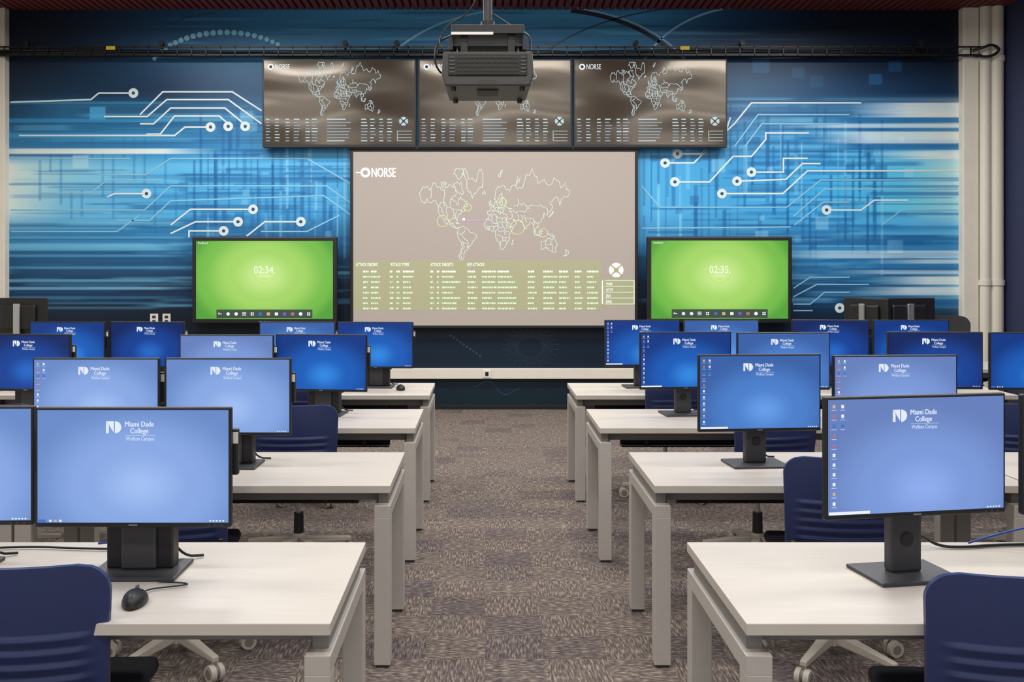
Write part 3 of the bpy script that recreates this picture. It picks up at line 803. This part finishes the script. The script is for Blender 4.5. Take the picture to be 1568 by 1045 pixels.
MON = [  # x, y, tone, wide stand, icons, yaw, lift
 (-.985, 2.80, 'pale', 1, 0, 0, 0), (-1.55, 2.82, 'pale', 1, 0, 1, 0), (-2.35, 2.86, 'pale', 1, 0, 0, 0),
 (1.185, 2.77, 'soft', 0, 1, 10, .024), (1.765, 2.80, 'soft', 0, 0, 3, .024), (2.6, 2.85, 'soft', 0, 0, 2, 0),
 (-1.113, 4.30, 'pale', 1, 0, -1, 0), (-1.685, 4.30, 'pale', 1, 1, 0, 0), (-2.5, 4.3, 'mid', 1, 0, 0, 0),
 (1.19, 4.32, 'mid', 0, 1, 5, 0), (1.765, 4.28, 'soft', 0, 1, 3, 0), (2.75, 4.3, 'mid', 0, 0, 2, 0),
 (-.955, 5.80, 'deep', 1, 0, -7, 0), (-1.505, 5.76, 'soft', 1, 0, 0, 0), (-2.70, 5.82, 'dark', 1, 0, -4, 0), (-3.27, 5.82, 'dark', 1, 0, 0, 0),
 (1.17, 5.80, 'deep', 0, 1, 5, 0), (1.735, 5.76, 'mid', 0, 0, 2, 0), (2.64, 5.80, 'dark', 0, 0, -3, 0), (3.21, 5.76, 'deep', 0, 0, 0, 0),
 (-.79, 7.12, 'deep', 1, 0, -2, 0), (-1.355, 7.12, 'mid', 1, 0, 0, 0), (-2.44, 7.14, 'dark', 1, 0, -4, 0), (-3.01, 7.12, 'deep', 1, 0, -2, 0),
 (1.13, 7.12, 'deep', 0, 1, 3, 0), (1.70, 7.12, 'mid', 0, 0, 2, 0), (2.50, 7.14, 'dark', 0, 0, -4, 0), (3.07, 7.12, 'deep', 0, 0, 0, 0)]
for x, y, t, w, ic, ya, lf in MON:
    place(monitor_mesh(t, bool(w), bool(ic), lf), 'computer_monitor', (x, y, ZT), R(ya))

# instructor stations (monitors seen from behind)
def instr_monitor():
    mb = MB()
    mb.box(-.25, .25, -.03, 0, .26, .60, M_black, .008); mb.box(-.16, .16, -.0, .03, .32, .54, M_black, .015)
    mb.quad(-.242, .272, .242, .592, -.031, SC['dark'])
    mb.box(-.03, .03, .03, .052, .01, .55, M_silver, .006); mb.box(-.12, .12, -.08, .12, 0, .014, M_silver, .004)
    return mb.mesh('instructor_monitor')
im = instr_monitor()
place(dm, 'instructor_desk', (4.0, 8.35, 0)); place(dm, 'instructor_desk', (-4.55, 8.35, 0))
for x, a in ((3.36, 116), (3.74, 186), (-4.12, 176)):
    place(im, 'instructor_monitor', (x, 8.66, ZT), R(a))

# ------------------------------------------------------------------ chairs
def chair_mesh(mback):
    mb = MB(); nu, nv = 28, 60
    z0, H_, Wd, rc = .46, .42, .235, .075
    def surf(u, v, back):
        dz = v * H_
        def cr(d): return 0 if d >= rc else rc - math.sqrt(max(0, rc * rc - (rc - d) ** 2))
        hw = Wd - .02 * (1 - v) - max(cr(H_ - dz), cr(dz))
        y = -.225 - .055 * v + .055 * (u * hw / Wd) ** 2 - .012 * math.sin(v * math.pi)
        if back:
            rib = 0
            if .08 < v < .60 and abs(u) < .82:
                ph = (v - .08) / .52 * 6
                s_ = (ph % 1.0)
                rib = .013 * (s_ ** 1.5) * min(1, (.82 - abs(u)) / .06)
            return (u * hw, y - rib, z0 + dz)
        return (u * hw, y + .016, z0 + dz)
    for back in (True, False):
        vs = [surf(-1 + 2 * i / nu, j / nv, back) for j in range(nv + 1) for i in range(nu + 1)]
        fs = []
        for j in range(nv):
            for i in range(nu):
                q = (j * (nu + 1) + i, j * (nu + 1) + i + 1, (j + 1) * (nu + 1) + i + 1, (j + 1) * (nu + 1) + i)
                fs.append(q if back else q[::-1])
        mb.add(vs, fs, mback, True)
    ring = [(-1 + 2 * i / nu, 0) for i in range(nu)] + [(1, j / nv) for j in range(nv)] + [(1 - 2 * i / nu, 1) for i in range(nu)] + [(-1, 1 - j / nv) for j in range(nv)]
    n = len(ring); vs = [surf(a, c, True) for a, c in ring] + [surf(a, c, False) for a, c in ring]
    mb.add(vs, [(i, (i + 1) % n, n + (i + 1) % n, n + i)[::-1] for i in range(n)], mback, True)
    # seat
    mb.box(-.23, .23, -.20, .23, .425, .475, M_seat, .022, 3, smooth=True)
    mb.box(-.20, .20, -.17, .20, .405, .43, M_black, .008)
    for s in (-1, 1):
        mb.tube([(s * .12, -.05, .41), (s * .17, -.17, .40), (s * .20, -.235, .45), (s * .20, -.25, .56)], .013, M_black, 8, smoothn=2)
    mb.box(-.08, .08, -.09, .09, .375, .41, M_black, .006)
    mb.cyl((0, 0, .14), (0, 0, .26), .028, .026, M_black, 16); mb.cyl((0, 0, .25), (0, 0, .38), .014, .014, M_silver, 14)
    mb.cyl((0, 0, .085), (0, 0, .15), .045, .034, M_base, 20)
    mb.tube([(.08, 0, .39), (.2, .02, .385), (.25, .02, .38)], .006, M_black, 6)
    for k in range(5):
        Mx = Matrix.Rotation(2 * math.pi * k / 5 + .35, 4, 'Z')
        a = [(.03, -.024, .09), (.03, .024, .09), (.03, .024, .135), (.03, -.024, .135), (.295, -.014, .076), (.295, .014, .076), (.295, .014, .098), (.295, -.014, .098)]
        bm = bmesh.new(); vv_ = [bm.verts.new(p) for p in a]
        for f in ((0, 1, 2, 3), (4, 7, 6, 5), (0, 4, 5, 1), (3, 2, 6, 7), (1, 5, 6, 2), (0, 3, 7, 4)): bm.faces.new([vv_[i] for i in f])
        bmesh.ops.recalc_face_normals(bm, faces=bm.faces)
        bmesh.ops.bevel(bm, geom=list(bm.edges), offset=.005, segments=2, affect='EDGES', profile=.5)
        mb.bm(bm, M_base, M=Mx)
        mb.cyl((.28, 0, .05), (.28, 0, .08), .010, .010, M_silver, 10, M=Mx)
        for s in (-1, 1):
            mb.cyl((.285, s * .007, .034), (.285, s * .028, .034), .034, .032, M_base, 20, M=Mx)
            mb.cyl((.285, s * .0275, .034), (.285, s * .030, .034), .020, .018, M_caster, 16, M=Mx)
        mb.cyl((.285, -.007, .038), (.285, .007, .038), .026, .026, M_caster, 14, M=Mx)
    return mb.mesh('task_chair')
cm = chair_mesh(M_navy)
for x, y, a in [(-1.162, 2.61, 3), (1.295, 2.54, -4), (-1.25, 3.98, 8), (1.40, 3.96, -6), (-1.02, 5.36, 4), (1.49, 5.36, 10), (-1.18, 6.76, -8), (1.25, 6.80, 12),
                (-2.65, 5.38, 10), (2.95, 5.4, -9), (-2.65, 6.78, 3), (2.9, 6.8, 0), (-2.55, 4.0, 0), (2.7, 4.0, 5)]:
    place(cm, 'task_chair', (x, y, 0), R(a))
place(chair_mesh(M_blackchair), 'instructor_chair', (4.40, 9.35, 0), R(170), scale=1.28)

# ------------------------------------------------------------------ mice, keyboards, cables
def mouse_mesh():
    mb = MB(); bm = bmesh.new()
    bmesh.ops.create_uvsphere(bm, u_segments=24, v_segments=14, radius=1)
    for v in bm.verts:
        z = v.co.z
        v.co = Vector((v.co.x * .032 * (1 + .08 * v.co.y), v.co.y * .058, (z * .034 if z > 0 else z * .004) * (1 - .22 * v.co.y) + .005))
    mb.bm(bm, M_black, True)
    mb.cyl((-.004, .03, .031), (.004, .03, .031), .008, .008, M_dark, 14)
    mb.box(-.0006, .0006, .0, .05, .0315, .035, M_dark)
    return mb.mesh('computer_mouse')
mm = mouse_mesh()
for x, y, a in ((-.905, 2.53, 8), (-.60, 6.95, 10)):
    place(mm, 'computer_mouse', (x, y, ZT + .0005), R(a))
def kb_mesh():
    mb = MB(); mb.box(-.19, .19, -.06, .06, .002, .016, M_black, .004)
    for r_ in range(5):
        for c in range(18):
            if r_ == 0 and 4 <= c <= 8: continue
            x = -.180 + c * .0201; y = -.050 + r_ * .0205
            mb.box(x, x + .0168, y, y + .017, .016, .021, M_dark, .001, 1)
    mb.box(-.0995, .0, -.050, -.033, .016, .021, M_dark, .001, 1)
    for x in (-.17, .155): mb.box(x, x + .015, .04, .055, 0, .003, M_black)
    return mb.mesh('computer_keyboard')
km = kb_mesh()
for x, y, a in ((1.50, 4.085, -3), (1.38, 6.86, 3)):
    place(km, 'computer_keyboard', (x, y, ZT), R(a))
def cable(pts, m, name, r=.0035):
    mb = MB(); mb.tube(pts, r, m, 8, smoothn=3); mb.obj(name)
zc = ZT + .0065
cable([(-.905, 2.59, zc + .004), (-.90, 2.63, zc), (-.83, 2.655, zc), (-.80, 2.675, zc), (-.90, 2.69, zc)], M_black, 'mouse_cable', .0022)
cable([(-1.86, 2.95, zc), (-1.6, 3.0, zc), (-1.40, 3.03, zc), (-1.27, 3.01, zc), (-1.1, 3.0, zc), (-.98, 3.06, zc)], M_black, 'power_cable')
cable([(-1.20, 3.04, zc + .006), (-1.12, 3.02, zc + .02), (-1.05, 3.05, zc + .04), (-1.0, 3.08, zc + .03)], M_blue_cable, 'network_cable')
cable([(1.24, 2.97, zc), (1.30, 3.06, zc + .02), (1.36, 3.07, zc + .03), (1.40, 3.03, zc), (1.48, 3.02, zc), (1.60, 3.05, zc), (1.85, 3.06, zc)], M_black, 'power_cable', .005)
cable([(1.5, 3.04, zc + .008), (1.6, 3.06, zc + .03), (1.75, 3.07, zc + .06), (2.0, 3.05, zc + .03)], M_blue_cable, 'network_cable')

# ------------------------------------------------------------------ lights: unseen ceiling fixtures, rows placed for TV reflections and mural brightness
for fy in (0.6, 3.6, 6.6, 9.1):
    for fx in (-2.9, 0.2, 3.3):
        mb = MB()
        mb.box(-1.1, 1.1, -.32, .32, .01, .06, M_white, .006)
        for s in (-1, 1): mb.cyl((s * .8, 0, .06), (s * .8, 0, CEIL - 4.30), .006, .006, M_silver, 6)
        fo = mb.obj('ceiling_light_fixture', (fx, fy, 4.30))
        ld = bpy.data.lights.new('lamp', 'AREA'); ld.shape = 'RECTANGLE'; ld.size = 2.0; ld.size_y = .55
        ld.energy = 62 if fy < 9 else 88; ld.color = (1.0, .968, .93)
        lo = bpy.data.objects.new('lamp', ld); COL.objects.link(lo); lo.parent = fo; lo.location = (0, 0, -.005)
w = bpy.data.worlds.new('World'); scene.world = w; w.use_nodes = True
bg = w.node_tree.nodes['Background']; bg.inputs[0].default_value = (1, .98, .96, 1); bg.inputs[1].default_value = .88

# ------------------------------------------------------------------ camera
cd = bpy.data.cameras.new('camera'); cam = bpy.data.objects.new('camera', cd); COL.objects.link(cam)
cam.location = (0, 0, EYE); cam.rotation_euler = (math.pi / 2, 0, 0)
cd.sensor_width = 36; cd.lens = 36 * 1500 / 1568
cd.shift_x = (784 - 743) / 1568; cd.shift_y = (410 - 522.7) / 1568
cd.clip_end = 60
scene.camera = cam
